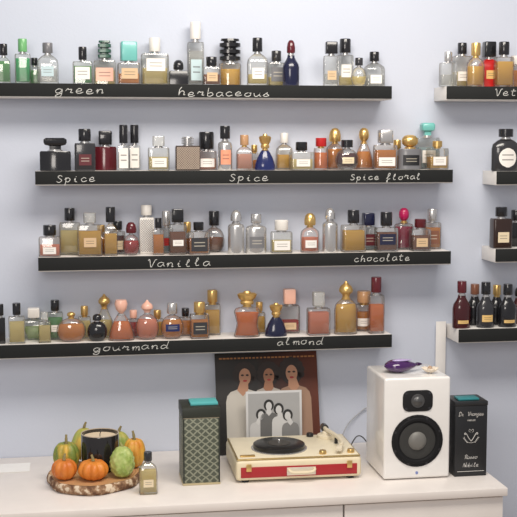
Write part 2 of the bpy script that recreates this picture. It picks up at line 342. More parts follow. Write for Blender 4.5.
ROWS={
's1':('perfume bottles on the green and herbaceous shelf','on green herbaceous shelf','''
3 13 44 shoulder r .66 green .85 cyl black .6 - |dark green bottle with black cap at left end
22 15 39 box r .66 brightgreen .85 cyl green .6 - |bright green bottle with green cap
34 11 58 box r .66 green .8 cyl black .6 - |short green bottle behind bright green bottle
47 20 43 shoulder r .7 clear .5 cyl grey .5 paleblue:.6:.25:.6 |clear bottle with grey cap and pale label
82 19 47 box r .6 green .8 cyl black .42 white:.75:.2:.75 |green square bottle with white label and black cap
104 21 41 box s .55 paleyellow .6 b_stack darkgreen .6 rose:.8:.15:.7 |rose labelled bottle with stepped dark green cap
128 21 42 box r .5 amber .5 box turq .75 tan:.75:.25:.75 |amber bottle with broad teal grey cap and tan label
154 26 38 box r .66 paleyellow .55 cyl white .42 white:.7:.45:.85 |wide clear bottle with white cap and white label
178 18 60 box s .55 #black 1 dome black .55 - |small all black bottle
195 15 22 box s .68 clear .8 cyl white .7 paleblue:.7:.12:.6 |tallest bottle with white cap and pale blue label
211 17 57 box r .62 darkamber .6 cyl black .6 tan:.6:.2:.7 |short brown amber bottle between tall ones
230 20 39 box c .48 yellow .75 stack black .95 - |yellow bottle with black ribbed disc stack cap
257 19 38 shoulder r .66 paleyellow .35 cyl black .5 white:.6:.2:.55 |square shouldered clear bottle with black cap
276 17 51 box r .66 paleyellow .4 cyl charcoal .55 grey:.75:.2:.8 |grey labelled clear bottle with dark cap
291 15 40 flagon c .66 #navy 1 dome maroon .5 - |slender dark blue bottle with dark red cap
331 14 42 box s .68 clear .4 box black .8 tan:.6:.2:.5 |slim clear bottle with square black cap
345 14 39 box s .66 paleyellow .35 cyl black .75 white:.7:.3:.7 |slim white labelled bottle with long black cap
359 14 58 round c .68 paleyellow .5 cyl charcoal .5 - |small round clear bottle with dark cap
374 18 52 shoulder r .68 clear .5 cyl black .5 white:.6:.15:.5 |clear bottle with black cap at right end
'''),
's2':('perfume bottles on the spice shelf','on the spice shelf','''
55 28 138 box h .6 #black 1 b_knob black .75 - |wide faceted black bottle at left end
84 20 129 box r .66 #charcoal 1 cyl black .6 maroon:.6:.2:.6 |dark grey bottle with black cap and maroon label
105 20 131 box h .6 #maroon 1 box black .6 - |faceted maroon bottle with square black cap
123 11 125 box s .55 clear .6 cyl black .75 white:.8:.1:.9 |left of two slim white bottles with black caps
134 11 125 box s .55 clear .6 cyl black .75 white:.8:.1:.9 |right of two slim white bottles with black caps
158 20 136 box r .66 paleyellow .6 b_cyl clear .55 white:.7:.15:.55 |square clear bottle with clear cap and cream label
187 24 137 box r .74 #darkbrown 1 stack silver .5 weave:.92:.05:.95 |wide dark patterned square bottle with small silver cap
206 18 132 box s .5 orange .6 cyl black .8 white:.75:.15:.6 |orange bottle with wide black cap and white label
225 13 126 column c .66 #silver 1 cyl black .7 pink:.7:.2:.7 |tall slim silver bottle with black cap
244 15 135 shoulder r .66 rose .7 cyl wood .55 - |rose tinted bottle with wooden cap
254 12 145 box r .66 amber .6 cyl gold .5 - |short amber bottle left of blue bell bottle
265 19 134 bell c .55 #blue 1 crown gold .6 - |blue bell shaped bottle with gold crown stopper
284 15 133 shoulder r .68 yellow .6 cyl white .5 - |yellow bottle with white cap
301 22 142 box r .64 paleyellow .6 cyl black .5 white:.6:.2:.6 |wide low clear bottle with black cap
321 13 138 box c .68 orange .8 cyl red .75 - |orange red cylinder bottle
335 16 128 shoulder c .62 amber .8 dome gold .65 - |amber round shouldered bottle with domed gold cap
347 21 140 round c .7 maroon .8 cyl black .5 cream:.5:.3:.6 |dark red round bottle with black cap
364 18 128 bell c .62 amber .7 ball gold .5 - |amber bell bottle with gold ball stopper
385 21 130 box r .62 amber .8 box silver .6 white:.75:.15:.5 |amber square bottle with silver cap and white label
397 12 140 box r .66 yellow .7 cyl gold .6 - |narrow yellow bottle behind the gold ball cap
410 21 135 box c .6 #grey 1 ball gold .7 black:.7:.2:.7 |dark grey bottle with gold ball cap
427 21 123 box s .68 paleblue .7 b_knob turq .6 white:.6:.2:.6 |clear bottle with turquoise knob cap
437 18 141 box s .74 yellow .6 cyl gold .5 white:.7:.2:.6 |yellow bottle with small gold cap at right end
'''),
's3':('perfume bottles on the vanilla and chocolate shelf','on vanilla chocolate shelf','''
49 21 225 box r .62 pink .6 cyl black .6 white:.6:.15:.5 |pink bottle with black cap at left end
69 20 208 box r .68 paleyellow .75 cyl black .5 - |tall clear yellow bottle with black cap
89 24 213 box r .72 yellow .8 cyl clear .5 tan:.5:.3:.6 |wide golden bottle with clear cap
101 14 225 round c .7 amber .8 cyl gold .5 - |small round amber bottle behind golden bottle
109 15 207 shoulder r .64 yellow .7 cyl black .7 - |yellow shouldered bottle with tall black cap
117 15 221 box c .68 maroon .8 cyl black .6 cream:.7:.2:.6 |short dark bottle with cream label
131 16 222 round c .62 red .7 dome maroon .6 - |small round red bottle
146 14 205 box s .74 #white 1 cyl white .75 lattice:.9:.05:.95 |tall white slim bottle with lattice pattern
158 11 218 box r .68 amber .8 cyl black .6 - |narrow amber bottle right of tall white bottle
166 12 211 box s .6 paleblue .6 cyl silver .7 red:.6:.3:.6 |slim pale bottle with red label
177 17 209 box r .66 darkamber .75 box black .65 white:.6:.3:.5 |dark amber bottle with square black cap
187 12 222 box r .66 amber .7 cyl gold .6 - |small amber bottle with gold cap
198 20 222 box s .7 amber .7 cyl black .5 charcoal:.8:.15:.75 |low amber bottle with charcoal label
214 19 211 round c .6 darkamber .6 cyl black .5 - |round brown bottle with black cap
236 15 210 column c .70 #silver 1 bullet silver .66 - |tall silver cylinder bottle with rounded cap
256 19 214 column c .72 #silver 1 cyl silver .5 grey:.7:.2:.6 |broad silver bottle with grey label
281 20 220 box r .64 paleyellow .6 cyl white .65 white:.75:.15:.6 |white labelled bottle with white cap
310 17 213 shoulder c .64 pink .6 dome gold .6 white:.6:.2:.5 |pink bottle with domed gold cap
330 14 208 column c .70 #silver 1 bullet silver .66 - |slimmest silver bottle
353 22 210 box r .64 yellow .8 cyl black .5 - |golden bottle with black cap
368 15 213 box r .62 paleblue .5 box navy .7 maroon:.7:.2:.7 |pale bottle with dark blue cap and maroon label
386 20 212 box s .6 darkamber .8 cyl black .55 navy:.75:.3:.75 |dark square bottle with black cap
404 18 208 waist c .64 magenta .85 ball magenta .5 - |magenta waisted bottle with ball cap
420 18 219 box r .68 darkamber .7 cyl maroon .6 tan:.6:.2:.6 |dark amber bottle with maroon cap
432 15 209 box s .66 amber .8 cyl silver .6 brown:.7:.2:.7 |brown labelled bottle at right end
'''),
's4':('perfume bottles on the gourmand and almond shelf','on gourmand almond shelf','''
0 9 304 box s .66 #black 1 cyl black .7 - |black bottle at the left picture edge
16 16 303 box r .66 paleyellow .8 cyl black .5 - |pale yellow square bottle with black cap
33 23 308 fan r .66 palegreen .6 box white .5 - |fan shaped pale green bottle with white cap
44 12 312 box r .68 paleyellow .8 cyl clear .6 - |small pale bottle left of green bottle
54 16 300 box r .68 green .8 cyl black .55 white:.5:.3:.55 |green bottle with black cap
71 27 312 round c .78 amber .75 ball gold .28 - |wide round amber bottle
84 12 306 box r .66 paleyellow .8 cyl gold .6 - |narrow pale bottle behind round amber bottle
95 22 314 round c .72 #black 1 dome black .45 - |low round black bottle
104 18 294 pear c .66 paleyellow .6 bulb gold .6 - |pear shaped clear bottle with gold bulb stopper
121 24 300 bell c .62 orange .75 flower rose .5 - |orange bell bottle with rose flared stopper
133 12 310 box r .66 red .8 cyl rose .6 - |narrow red bottle behind orange bell bottle
144 27 300 round c .64 pink .8 bulb rose .5 - |wide round pink bottle with rose bulb stopper
157 12 310 box r .66 yellow .8 cyl gold .6 - |narrow yellow bottle behind wide pink bottle
172 21 303 round c .66 amber .8 cyl silver .45 blue:.6:.35:.65 |round amber bottle with blue label
185 12 308 box r .66 amber .8 cyl black .6 - |narrow amber bottle with black cap
199 18 302 box r .66 amber .75 cyl gold .6 charcoal:.75:.2:.7 |amber bottle with dark label and gold cap
212 15 290 box s .68 yellow .8 cyl gold .65 - |tall slim yellow bottle with gold cap
247 24 291 waist c .66 orange .8 crown gold .75 - |large waisted orange bottle with ornate gold stopper
259 11 302 box r .66 yellow .8 cyl gold .6 - |narrow yellow bottle left of navy bottle
276 20 303 bell c .58 #navy 1 crown gold .6 - |navy bell shaped bottle with gold crown stopper
289 19 289 box r .62 red .45 box rose .6 tan:.6:.15:.4 |red bottle with pink square cap
318 21 292 box r .62 pink .85 b_cyl clear .5 - |pink bottle with clear cap
346 21 281 shoulder c .66 yellow .85 bulb gold .6 - |tall golden bottle with gold bulb stopper
364 16 291 box c .66 amber .7 cyl wood .75 white:.8:.2:.5 |amber cylinder bottle with white label
376 14 277 box s .68 orange .75 cyl maroon .7 - |tall orange bottle with maroon cap at right end
'''),
'r1':('perfume bottles on the upper right shelf','on upper right shelf','''
448 15 52 box r .68 clear .5 cyl silver .5 - |leftmost small clear bottle
462 17 43 box r .7 paleyellow .5 cyl black .5 white:.7:.2:.5 |white labelled clear bottle
476 16 43 shoulder c .66 yellow .7 cyl gold .5 - |golden round bottle with gold cap
489 18 42 shoulder r .62 #red 1 b_cyl black .6 gold:.5:.3:.6 |red bottle with black cap and gold label
504 16 42 box s .66 yellow .85 cyl black .6 - |yellow bottle with black cap
515 13 56 box s .68 amber .8 cyl white .6 - |short amber bottle at right picture edge
'''),
'r2':('perfume bottles on the second right shelf','on second right shelf','''
506 25 129 shoulder c .76 #charcoal 1 cyl black .5 white*:.62:.12:.72 |rounded charcoal bottle with white oval label
526 13 140 box r .7 amber .6 cyl black .6 - |amber bottle at the frame edge
'''),
'r3':('perfume bottles on the third right shelf','on third right shelf','''
501 18 207 box r .72 #darkbrown 1 cyl black .6 cream:.6:.2:.55 |dark brown square bottle with cream label
516 15 210 box r .66 #black 1 cyl black .6 - |black bottle at right picture edge
'''),
'r4':('perfume bottles on the lowest right shelf','on lowest right shelf','''
462 16 281 flagon c .7 #deepred 1 cyl maroon .5 gold:.6:.15:.25 |deep red bottle with dark red cap
475 15 284 flagon c .7 #black 1 cyl brown .5 - |black bottle with brown cap
486 16 282 flagon c .68 #charcoal 1 cyl black .5 gold:.6:.2:.42 |charcoal bottle with black cap and gold label
497 15 285 flagon c .7 #black 1 cyl gold .45 - |black bottle with narrow gold cap
508 16 284 flagon c .7 #black 1 cyl black .5 gold:.6:.15:.25 |black bottle with gold band
519 14 287 flagon c .7 #deepred 1 dome black .5 - |dark red bottle cut by frame
''')}
for key,(grp,suf,txt) in ROWS.items():
    zt=SH[key]; last={0:-9,1:-9}
    for ln in txt.strip().splitlines():
        a,desc=ln.split('|'); p=a.split(); x,w,top=float(p[0]),float(p[1])*1.12,float(p[2])
        ca={0:-.088,1:-.035}
        choice=None
        for row in (0,1):
            Y=ca[row]; xa=on_y(x-w/2,top,Y).x; xb=on_y(x+w/2,top,Y).x
            if xa>=last[row]-.0005: choice=row; break
        if choice is None:
            choice=0 if last[0]<last[1] else 1
            Y=ca[choice]; xa=last[choice]; xb=on_y(x+w/2,top,Y).x
            if xb-xa<.02: xb=xa+.02
        wm=(xb-xa); c=(xa+xb)/2
        rot=0
        if p[4] in CORNER:
            wm*=.94; c+=wm*.02; rot=random.uniform(-.07,.07)
        last[choice]=c+wm/2+.0015
        d=min(wm*.9,.042)
        h=on_y(x,top,Y).z-zt
        bottle((c,Y,zt+.0003),wm-.001,d,h,p[3],p[4],float(p[5]),p[6],float(p[7]),p[8],p[9],float(p[10]),p[11],desc.strip()+' '+suf,'perfume bottle',grp,rot)
# ------------------------------------------------------------------ cabinet
CY=-.52
ZC=on_y(430,492,CY).z
wt=mat((.82,.765,.72),.35)
xr=on_y(508,487,CY).x; xl=on_y(-150,520,CY).x; xm=on_y(345,500,CY).x
tag(obj('worktop',box(xl,xr,CY,-.003,ZC-.022,ZC,.002),wt),'continuous white worktop running along the wall under the shelves','worktop')
door_w=mat((.77,.72,.68),.4)
for a,b,lab in ((xl+.01,xm,'wide white cabinet unit left of the vertical gap under the worktop'),(xm,xr-.006,'narrow white cabinet unit at right end under the speaker')):
    r=thing('cabinet',lab,'cabinet',((a+b)/2,(CY-.02)/2,.0)); hw=(b-a)/2-.001; y0=CY+.03-(CY-.02)/2; y1=-.02-(CY-.02)/2
    obj('body',box(-hw,hw,y0,y1,.06,ZC-.0225,.001),door_w,r)
    obj('plinth',box(-hw,hw,y0+.03,y1,0,.0595),door_w,r)
    n=2 if hw>.3 else 1
    for i in range(n):
        dd=obj('door',box(-hw+i*2*hw/n+.0015,-hw+(i+1)*2*hw/n-.0015,y0-.019,y0-.001,.062,ZC-.027,.0015),door_w,r)
        xx=-hw+(i+1)*2*hw/n-.05
        obj('handle',tube([(xx,y0-.02,ZC-.3),(xx,y0-.04,ZC-.3),(xx,y0-.04,ZC-.18),(xx,y0-.02,ZC-.18)],.004),solid('silver'),dd)
# ------------------------------------------------------------------ speaker
pf=on_z(385,481,ZC); sdp=.19
st=on_y(415,378,pf.y).z-ZC
sx=(on_y(450,440,pf.y).x+on_y(384,440,pf.y).x)/2; sw=on_y(450,440,pf.y).x-on_y(384,440,pf.y).x
sp=thing('bookshelf_speaker','glossy white loudspeaker with black woofer beside the record player','speaker',(sx,pf.y+sdp/2,ZC+.0008))
gw=mat((.84,.82,.79),.12,0,.6)
obj('body',box(-sw/2,sw/2,-sdp/2,sdp/2,.002,st,.007,4),gw,sp)
for a in(-1,1):
    for b in (-1,1): obj('foot',turn(loft([(1,0),(1,.003)],.014,.014,'c'),Matrix.Translation((a*sw*.38,b*sdp*.38,-.0004))),mat('black',.7),sp)
def disc(prof,cx,cz,y0):
    bm=loft([(r,z) for r,z in prof],2,2,'c')
    return turn(bm,Matrix.Translation((cx,y0,cz))@Matrix.Rotation(PI/2,4,'X'))
wz=on_y(418,441,pf.y).z-ZC; wx=0; R=.072; yf=-sdp/2
wo=obj('woofer',disc([(R,0),(R,.002),(R*.97,.003),(R*.9,.003),(R*.86,.006),(R*.78,.006),(R*.74,.002),(R*.35,.0006)],wx,wz,yf),mat((.012,.012,.013),.75,spec=.2),sp)
obj('woofer_cone',disc([(R*.7,.0022),(R*.66,.0032),(R*.4,.0012),(R*.36,.0012)],wx,wz,yf),mat((.045,.045,.043),.7,spec=.2),wo)
obj('dust_cap',disc([(R*.36,.0014),(R*.33,.005),(R*.22,.010),(R*.1,.012)],wx,wz,yf),mat((.18,.175,.16),.5,.1),wo)
tz=on_y(419,401,pf.y).z-ZC
tw=obj('tweeter',turn(loft([(1,0),(1,.0015),(.96,.002)],.084,.058,'o'),Matrix.Translation((0,yf,tz))@Matrix.Rotation(PI/2,4,'X')),mat((.014,.014,.015),.6,spec=.25),sp)
obj('tweeter_dome',disc([(.019,.002),(.018,.0035),(.013,.003),(.011,.004),(.008,.007),(.003,.009)],0,tz,yf),mat((.10,.10,.10),.3,.4),tw)
for ax in(-1,1):
    for az in (-1,1): obj('screw',disc([(.0022,.002),(.0015,.003)],ax*.033,tz+az*.021,yf),solid('charcoal'),tw)
for k in range(8):
    a=PI/8+k*PI/4; obj('screw',disc([(.0025,.0031),(.0018,.004)],wx+math.cos(a)*R*.935,wz+math.sin(a)*R*.935,yf),solid('charcoal'),wo)
obj('power_light',disc([(.0022,0),(.002,.0012)],0,.018,yf),mat((.2,.25,.5),.3),sp)
SZ=ZC+st+.0010
def leafmesh(l,w,h):
    bm=bmesh.new(); N=16; rings=[]
    for i in range(N+1):
        t=i/N; r=math.sin(PI*min(1,t**.75))**.8 if 0<t<1 else .01
        rings.append([bm.verts.new((-l/2+l*t, w/2*r*math.cos(2*PI*k/20), h/2+h/2*r*math.sin(2*PI*k/20))) for k in range(20)])
    for A,B in zip(rings,rings[1:]):
        for k in range(20): bm.faces.new((A[k],A[(k+1)%20],B[(k+1)%20],B[k]))
    bm.faces.new(rings[0]); bm.faces.new(rings[-1]); return bm
q=on_z(401,372,SZ)
g=thing('glass_ornament','dark purple leaf shaped glass ornament lying on the white speaker','ornament',(q.x,q.y,SZ),.1)
obj('body',leafmesh(.1,.06,.036),mat((.05,.006,.09),.08,0,.8),g)
obj('pale_streak',turn(leafmesh(.06,.02,.008),Matrix.Translation((.0,-.008,.0305))),mat((.45,.36,.6),.1,0,.6),g)
obj('tip',turn(leafmesh(.024,.012,.010),Matrix.Translation((.055,.008,.013))),mat((.03,.004,.05),.1),g)
q=on_z(430,373,SZ)
g=thing('rosette','pale cream rosette beside the purple ornament on the speaker','ornament',(q.x,q.y,SZ),0)
bm=bmesh.new(); 
for k in range(9):
    a=k*2*PI/9; t=leafmesh(.028,.016,.01); turn(t,Matrix.Rotation(a,4,'Z')@Matrix.Translation((.014,0,.005))@Matrix.Rotation(-.45,4,'Y'))
    me=bpy.data.meshes.new('x'); t.to_mesh(me); t.free(); bm.from_mesh(me); bpy.data.meshes.remove(me)
obj('petals',bm,mat((.78,.68,.55),.6),g); obj('centre',loft([(1,.004),(1,.014),(.5,.019),(.1,.020)],.014,.014),mat((.45,.3,.2),.5),g)
# ------------------------------------------------------------------ black fragrance box
bl=on_z(455,477,ZC); bx0=on_y(455,440,bl.y).x; bx1=on_y(487,440,bl.y).x; bh=on_y(470,406,bl.y).z-ZC; bw=bx1-bx0; bd=.085
bb=thing('fragrance_box','black fragrance box with white lettering standing right of the speaker','box',((bx0+bx1)/2,bl.y+bd/2,ZC+.0003))
obj('body',box(-bw/2,bw/2,-bd/2,bd/2,0,bh,.0015),mat((.013,.014,.016),.4),bb)
obj('lid',box(-bw/2-.001,bw/2+.001,-bd/2-.001,bd/2+.001,bh+.0003,bh+.012,.0015),mat((.02,.021,.023),.35),bb)
ink=mat((.72,.7,.66),.5); yb=-bd/2-.0006
obj('lettering',write('Dr. Vranjes',-bw*.40,bw*.38,bh*.86,.0058,yb,.0005,jit=.02,slant=.5,ws_=1.0),ink,bb)
font('FIRENZE',.0062,ink,bb,0,bh*.785,yb)
bm=bmesh.new()
for s in(-1,1):
    tube(cr_spline([(0,yb,bh*.50),(s*.006,yb,bh*.54),(s*.013,yb,bh*.60),(s*.017,yb,bh*.62),(s*.019,yb,bh*.60),(s*.015,yb,bh*.595)]),.0008,bm,6)
    tube(cr_spline([(0,yb,bh*.475),(s*.011,yb,bh*.49),(s*.017,yb,bh*.53),(s*.020,yb,bh*.565)]),.0004,bm,6)
    tube(cr_spline([(s*.002,yb,bh*.625),(s*.007,yb,bh*.65),(s*.004,yb,bh*.67),(0,yb,bh*.65)]),.0004,bm,6)
    for k in range(5):
        t=k/4; tube([(s*(.009+.010*t),yb,bh*(.488+.06*t)),(s*(.013+.010*t),yb,bh*(.480+.065*t))],.0006,bm,5)
obj('emblem',bm,ink,bb)
obj('lettering',write('Rosso',-bw*.20,bw*.20,bh*.25,.0058,yb,.0005,jit=.02,slant=.5,ws_=1.0),ink,bb)
obj('lettering',write('Nobile',-bw*.24,bw*.24,bh*.135,.0058,yb,.0005,jit=.02,slant=.5,ws_=1.0),ink,bb)
obj('printed_line',box(-bw*.42,bw*.42,-.001+yb,yb,bh*.07,bh*.075),ink,bb)
tag(obj('teal_case',box(-.030,.030,-.020,.020,0,.006,.002),mat((.03,.22,.24),.35),loc=(bb.location.x-.004,bb.location.y-.012,ZC+bh+.0128)),'small teal case lying on top of the black fragrance box','case')
# ------------------------------------------------------------------ patterned box
def patmat():
    m,nt,b=newmat('grey_green_interlocking_pattern')
    tc=nt.nodes.new('ShaderNodeTexCoord'); sp_=nt.nodes.new('ShaderNodeSeparateXYZ'); nt.links.new(tc.outputs['Object'],sp_.inputs[0]); M=mathf(nt)
    X=M('ADD',sp_.outputs[0],M('MULTIPLY',sp_.outputs[1],1.0))
    tri=M('PINGPONG',X,.011)
    f1=M('FRACT',M('MULTIPLY',M('ADD',sp_.outputs[2],tri),55)); f2=M('FRACT',M('MULTIPLY',M('SUBTRACT',sp_.outputs[2],M('MULTIPLY',tri,.66)),55))
    a=M('MAXIMUM',M('LESS_THAN',f1,.30),M('LESS_THAN',f2,.20))
    mx=nt.nodes.new('ShaderNodeMix'); mx.data_type='RGBA'; mx.inputs[6].default_value=(.075,.085,.06,1); mx.inputs[7].default_value=(.25,.26,.19,1)
    nt.links.new(a,mx.inputs[0]); nt.links.new(mx.outputs[2],b.inputs['Base Color']); b.inputs['Roughness'].default_value=.5; return m
p1=on_z(182,486,ZC); x0=on_y(183,450,p1.y).x; x1=on_y(220,450,p1.y).x; ph=on_y(200,408,p1.y).z-ZC; w2=(x1-x0)/2; dp=.11
pb=thing('patterned_box','tall grey green box with muted zigzag lattice left of the record player','box',((x0+x1)/2,p1.y+dp/2,ZC+.0003))
obj('body',box(-w2,w2,-dp/2,dp/2,0.006,ph*.86,.001),patmat(),pb)
dk=mat((.025,.03,.022),.5)
for s in(-1,1): obj('border',box(s*w2-(.004 if s>0 else 0),s*w2+(.004 if s<0 else 0),-dp/2-.0008,-dp/2-.0001,.006,ph*.86),dk,pb)
obj('gold_edge',box(-w2-.001,w2+.001,-dp/2-.001,dp/2+.001,0,.0055,.0005),mat((.5,.42,.25),.4),pb)
obj('inner_band',box(-w2+.002,w2-.002,-dp/2+.002,dp/2-.002,ph*.86+.0003,ph*.87),mat('cream',.5),pb)
obj('lid',box(-w2-.001,w2+.001,-dp/2-.001,dp/2+.001,ph*.87+.0003,ph,.001),dk,pb)
tag(obj('turquoise_packet',box(-.032,.042,-.03,.03,0,.007,.001),mat((.10,.46,.46),.5),loc=(pb.location.x+.006,pb.location.y,ZC+ph+.001)),'flat turquoise packet lying on top of the patterned box','packet')
# ------------------------------------------------------------------ record player
a=on_z(236,484,ZC); ang=-.02; D=.235
W=on_y(361,475,a.y).x-a.x
ctr=a+Matrix.Rotation(ang,3,'Z')@Vector((W/2,D/2,0))
H=on_y(236,460,a.y).z-ZC
YB=a.y+D+.006
rp=thing('record_player','cream and red portable suitcase record player with open deck','record player',(ctr.x,ctr.y,ZC+.0003),ang)
cream=mat((.76,.66,.46),.45,bump=.15); red=mat((.38,.015,.02),.45); fh=.006
for s in(-1,1):
    for t in(-1,1): obj('foot',turn(loft([(1,0),(1,fh)],.02,.02),Matrix.Translation((s*W*.42,t*D*.42,0))),mat('black',.7),rp)
obj('case',box(-W/2,W/2,-D/2,D/2,fh,H-.004,.010,4),cream,rp)
obj('rim',box(-W/2+.003,W/2-.003,-D/2+.003,D/2-.003,H-.0038,H-.001,.001),mat((.6,.45,.2),.3,.8),rp)
obj('deck',box(-W/2+.007,W/2-.007,-D/2+.007,D/2-.007,H-.0008,H+.001,.0006),mat((.80,.72,.54),.4),rp)
band=obj('red_band',box(-.462*W,.462*W,-D/2-.0018,-D/2-.0002,fh+.009,H-.022,.0006),red,rp)
obj('centre_plate',box(-.10*W,.13*W,-D/2-.0042,-D/2-.002,fh+.012,H-.026,.001),mat((.74,.68,.56),.35,.3),band)
hd=obj('carry_handle',tube(cr_spline([(-.085*W,-D/2-.0045,H*.55),(-.085*W,-D/2-.014,H*.52),(-.05*W,-D/2-.018,H*.45),(.08*W,-D/2-.018,H*.45),(.115*W,-D/2-.014,H*.52),(.115*W,-D/2-.0045,H*.55)],5),.0038),cream,rp)
for s in(-1,1):
    obj('latch',box(s*W*.40-.007,s*W*.40+.007,-D/2-.006,-D/2-.0019,H*.5,H*.8,.001),solid('gold'),rp)
pr_=on_z(279,445,ZC+H+.01); loc_=Matrix.Rotation(-ang,4,'Z')@(Vector((pr_.x,pr_.y,0))-Vector((ctr.x,ctr.y,0))); px,py=loc_.x,loc_.y
py=min(py,D/2-.085)
def at(bm,x,y,z): return turn(bm,Matrix.Translation((x,y,z)))
obj('deck_ring',at(loft([(1,0),(1,.002),(.97,.003),(.9,.003)],.156,.156),px,py,H+.0012),solid('silver'),rp)
pl=obj('platter',at(loft([(1,0),(1,.009),(.97,.0105),(.7,.0105),(.69,.0108),(.4,.0108)],.144,.144),px,py,H+.0045),mat((.012,.012,.013),.3),rp)
obj('slipmat',at(loft([(1,0),(1,.0008)],.062,.062),px,py,H+.0155),mat((.05,.045,.04),.5),pl)
obj('spindle',at(loft([(1,0),(1,.008),(.5,.01)],.006,.006),px,py,H+.0165),solid('silver'),pl)
ax,ay=W*.33,D*.33
ivory=mat((.74,.66,.50),.35)
ta=obj('tonearm_base',at(loft([(1,0),(1,.008),(.85,.010),(.5,.010),(.45,.016),(.35,.018)],.052,.052),ax,ay,H+.0012),ivory,rp)
obj('tonearm',tube(cr_spline([(ax+.0,ay+.02,H+.024),(ax,ay,H+.024),(ax+.014,ay-.07,H+.023),(ax+.018,ay-.13,H+.020),(ax+.008,ay-.155,H+.018)]),.0058),ivory,ta)
obj('headshell',at(turn(box(-.008,.008,-.020,.012,-.006,.005,.001),Matrix.Rotation(-.35,4,'Z')),ax+.004,ay-.165,H+.015),ivory,ta)
obj('counterweight',turn(loft([(1,-.009),(1,.009)],.022,.022),Matrix.Translation((ax-.001,ay+.024,H+.024))@Matrix.Rotation(PI/2,4,'X')),solid('charcoal'),ta)
obj('arm_rest',at(loft([(1,0),(1,.014),(.6,.016)],.01,.01),ax+.014,ay-.07,H+.0012),mat('black',.4),ta)
for i,(kx,ky) in enumerate(((W*.43,-D*.38),(W*.2,-D*.40),(W*.2,D*.40))):
    k=obj('knob',at(loft([(1,0),(1,.007),(.85,.010)],.02,.02),kx,ky,H+.0012),solid('gold') if i<2 else mat('black',.4),rp)
obj('strap_tab',at(box(-.02,.02,-.006,.006,0,.004,.001),-W*.4,-D*.4,H+.0012),solid('gold'),rp)
# ------------------------------------------------------------------ record sleeve + card
def ell(cx,cz,rx,rz,y,n=24,bm=None):
    if bm is None: bm=bmesh.new()
    bm.faces.new([bm.verts.new((cx+rx*math.cos(2*PI*i/n),y,cz+rz*math.sin(2*PI*i/n))) for i in range(n)]); return bm
def fig(x,zb,zt,s,skin,hair,cloth,yy,par,hairbig=1,lean=0,detail=False):
    r=s*.5; hz=zt-r*1.3; sh=hz-r*1.5; xh=x+lean*s
    pts=[(-1.0,zb),(-.98,sh-s*.7),(-.9,sh-s*.35),(-.7,sh-s*.12),(-.4,sh-s*.02),(-.15,sh+.1*s),(.15,sh+.1*s),(.4,sh-s*.02),(.7,sh-s*.12),(.9,sh-s*.35),(.98,sh-s*.7),(1.0,zb)]
    bm=bmesh.new(); bm.faces.new([bm.verts.new((x+a_*s,yy-.0002,z_)) for a_,z_ in pts]); obj('printed_figure',bm,cloth,par)
    bm=ell(xh,hz+r*.15,r*1.15*hairbig,r*1.3*hairbig,yy-.0004)
    if detail:
        for k in range(9):
            t=PI*(-.1+1.2*k/8); ell(xh+r*1.0*hairbig*math.cos(t),hz+r*.2+r*1.1*hairbig*math.sin(t),r*.42,r*.42,yy-.0004-.00001*k,12,bm)
    obj('printed_hair',bm,hair,par)
    bm=bmesh.new(); bm.faces.new([bm.verts.new((a_,yy-.0006,z_)) for a_,z_ in ((x-.32*s,sh-.03*s),(x,sh-.38*s),(x+.32*s,sh-.03*s),(xh+.17*s,hz),(xh-.17*s,hz))]); obj('printed_neck',bm,skin,par)
    f=obj('printed_face',ell(xh,hz-r*.05,r*.68,r*.95,yy-.0008),skin,par)
    if detail:
        bm=bmesh.new()
        for q_ in(-1,1): ell(xh+q_*r*.28,hz+r*.12,r*.18,r*.11,yy-.001,10,bm)
        obj('printed_eyes',bm,hair,f); obj('printed_lips',ell(xh,hz-r*.52,r*.25,r*.12,yy-.001,12),mat((.35,.03,.03),.6),f)
YS=max(-.085,YB+.024)
la=on_y(215,352,-.02); lb=on_y(317,349,-.02); lw_=(lb.x-la.x); lx=(la.x+lb.x)/2; top=on_y(266,350,-.015).z
lh=min(.315,top-ZC)
ls=thing('record_sleeve','dark square record sleeve with three printed figures leaning on the wall','record sleeve',(lx,YS,ZC+.002)); ls.rotation_euler=(-math.asin((-YS-.008)/lh),0,0)
def sleevemat():
    m,nt,b=newmat('sleeve_print'); tc=nt.nodes.new('ShaderNodeTexCoord'); s_=nt.nodes.new('ShaderNodeSeparateXYZ'); nt.links.new(tc.outputs['Generated'],s_.inputs[0])
    r=nt.nodes.new('ShaderNodeValToRGB'); e=r.color_ramp.elements; e[0].position=.4; e[0].color=(.012,.01,.01,1); e[1].position=1; e[1].color=(.10,.022,.010,1)
    nt.links.new(s_.outputs[0],r.inputs[0]); nt.links.new(r.outputs[0],b.inputs['Base Color']); b.inputs['Roughness'].default_value=.6; return m
obj('cover',box(-lw_/2,lw_/2,-.002,.002,0,lh,.0004),sleevemat(),ls)
bm=bmesh.new()
for i in range(26): box(-lw_*.46+i*.0112,-.46*lw_+i*.0112+.006+.003*random.random(),-.0028,-.0022,lh*.94,lh*.955,bm=bm)
obj('printed_marks',bm,mat((.38,.16,.05),.6),ls)
skin=mat((.34,.16,.09),.6); skin2=mat((.44,.23,.14),.6); hairm=mat((.02,.012,.010),.6)
fig(-.074,lh*.1,lh*.88,.052,skin2,hairm,mat((.50,.47,.42),.6),-.0024,ls,1.0,.15,True)
fig(.080,lh*.1,lh*.90,.052,skin2,hairm,mat((.30,.18,.12),.6),-.0026,ls,1.15,-.1,True)
fig(.003,lh*.1,lh*.87,.048,skin,hairm,mat((.40,.36,.32),.6),-.0042,ls,1.1,.05,True)
yc=max(-.108,YB+.008)
c0=on_y(246,392,yc+.01); c1=on_y(302,392,yc+.01); cz=ZC+.001; cwid=c1.x-c0.x; chh=c0.z-cz
pc=thing('photo_card','black and white photo card of small figures leaning on the record sleeve','photo card',((c0.x+c1.x)/2,yc,cz)); pc.rotation_euler=(-.09,0,0)
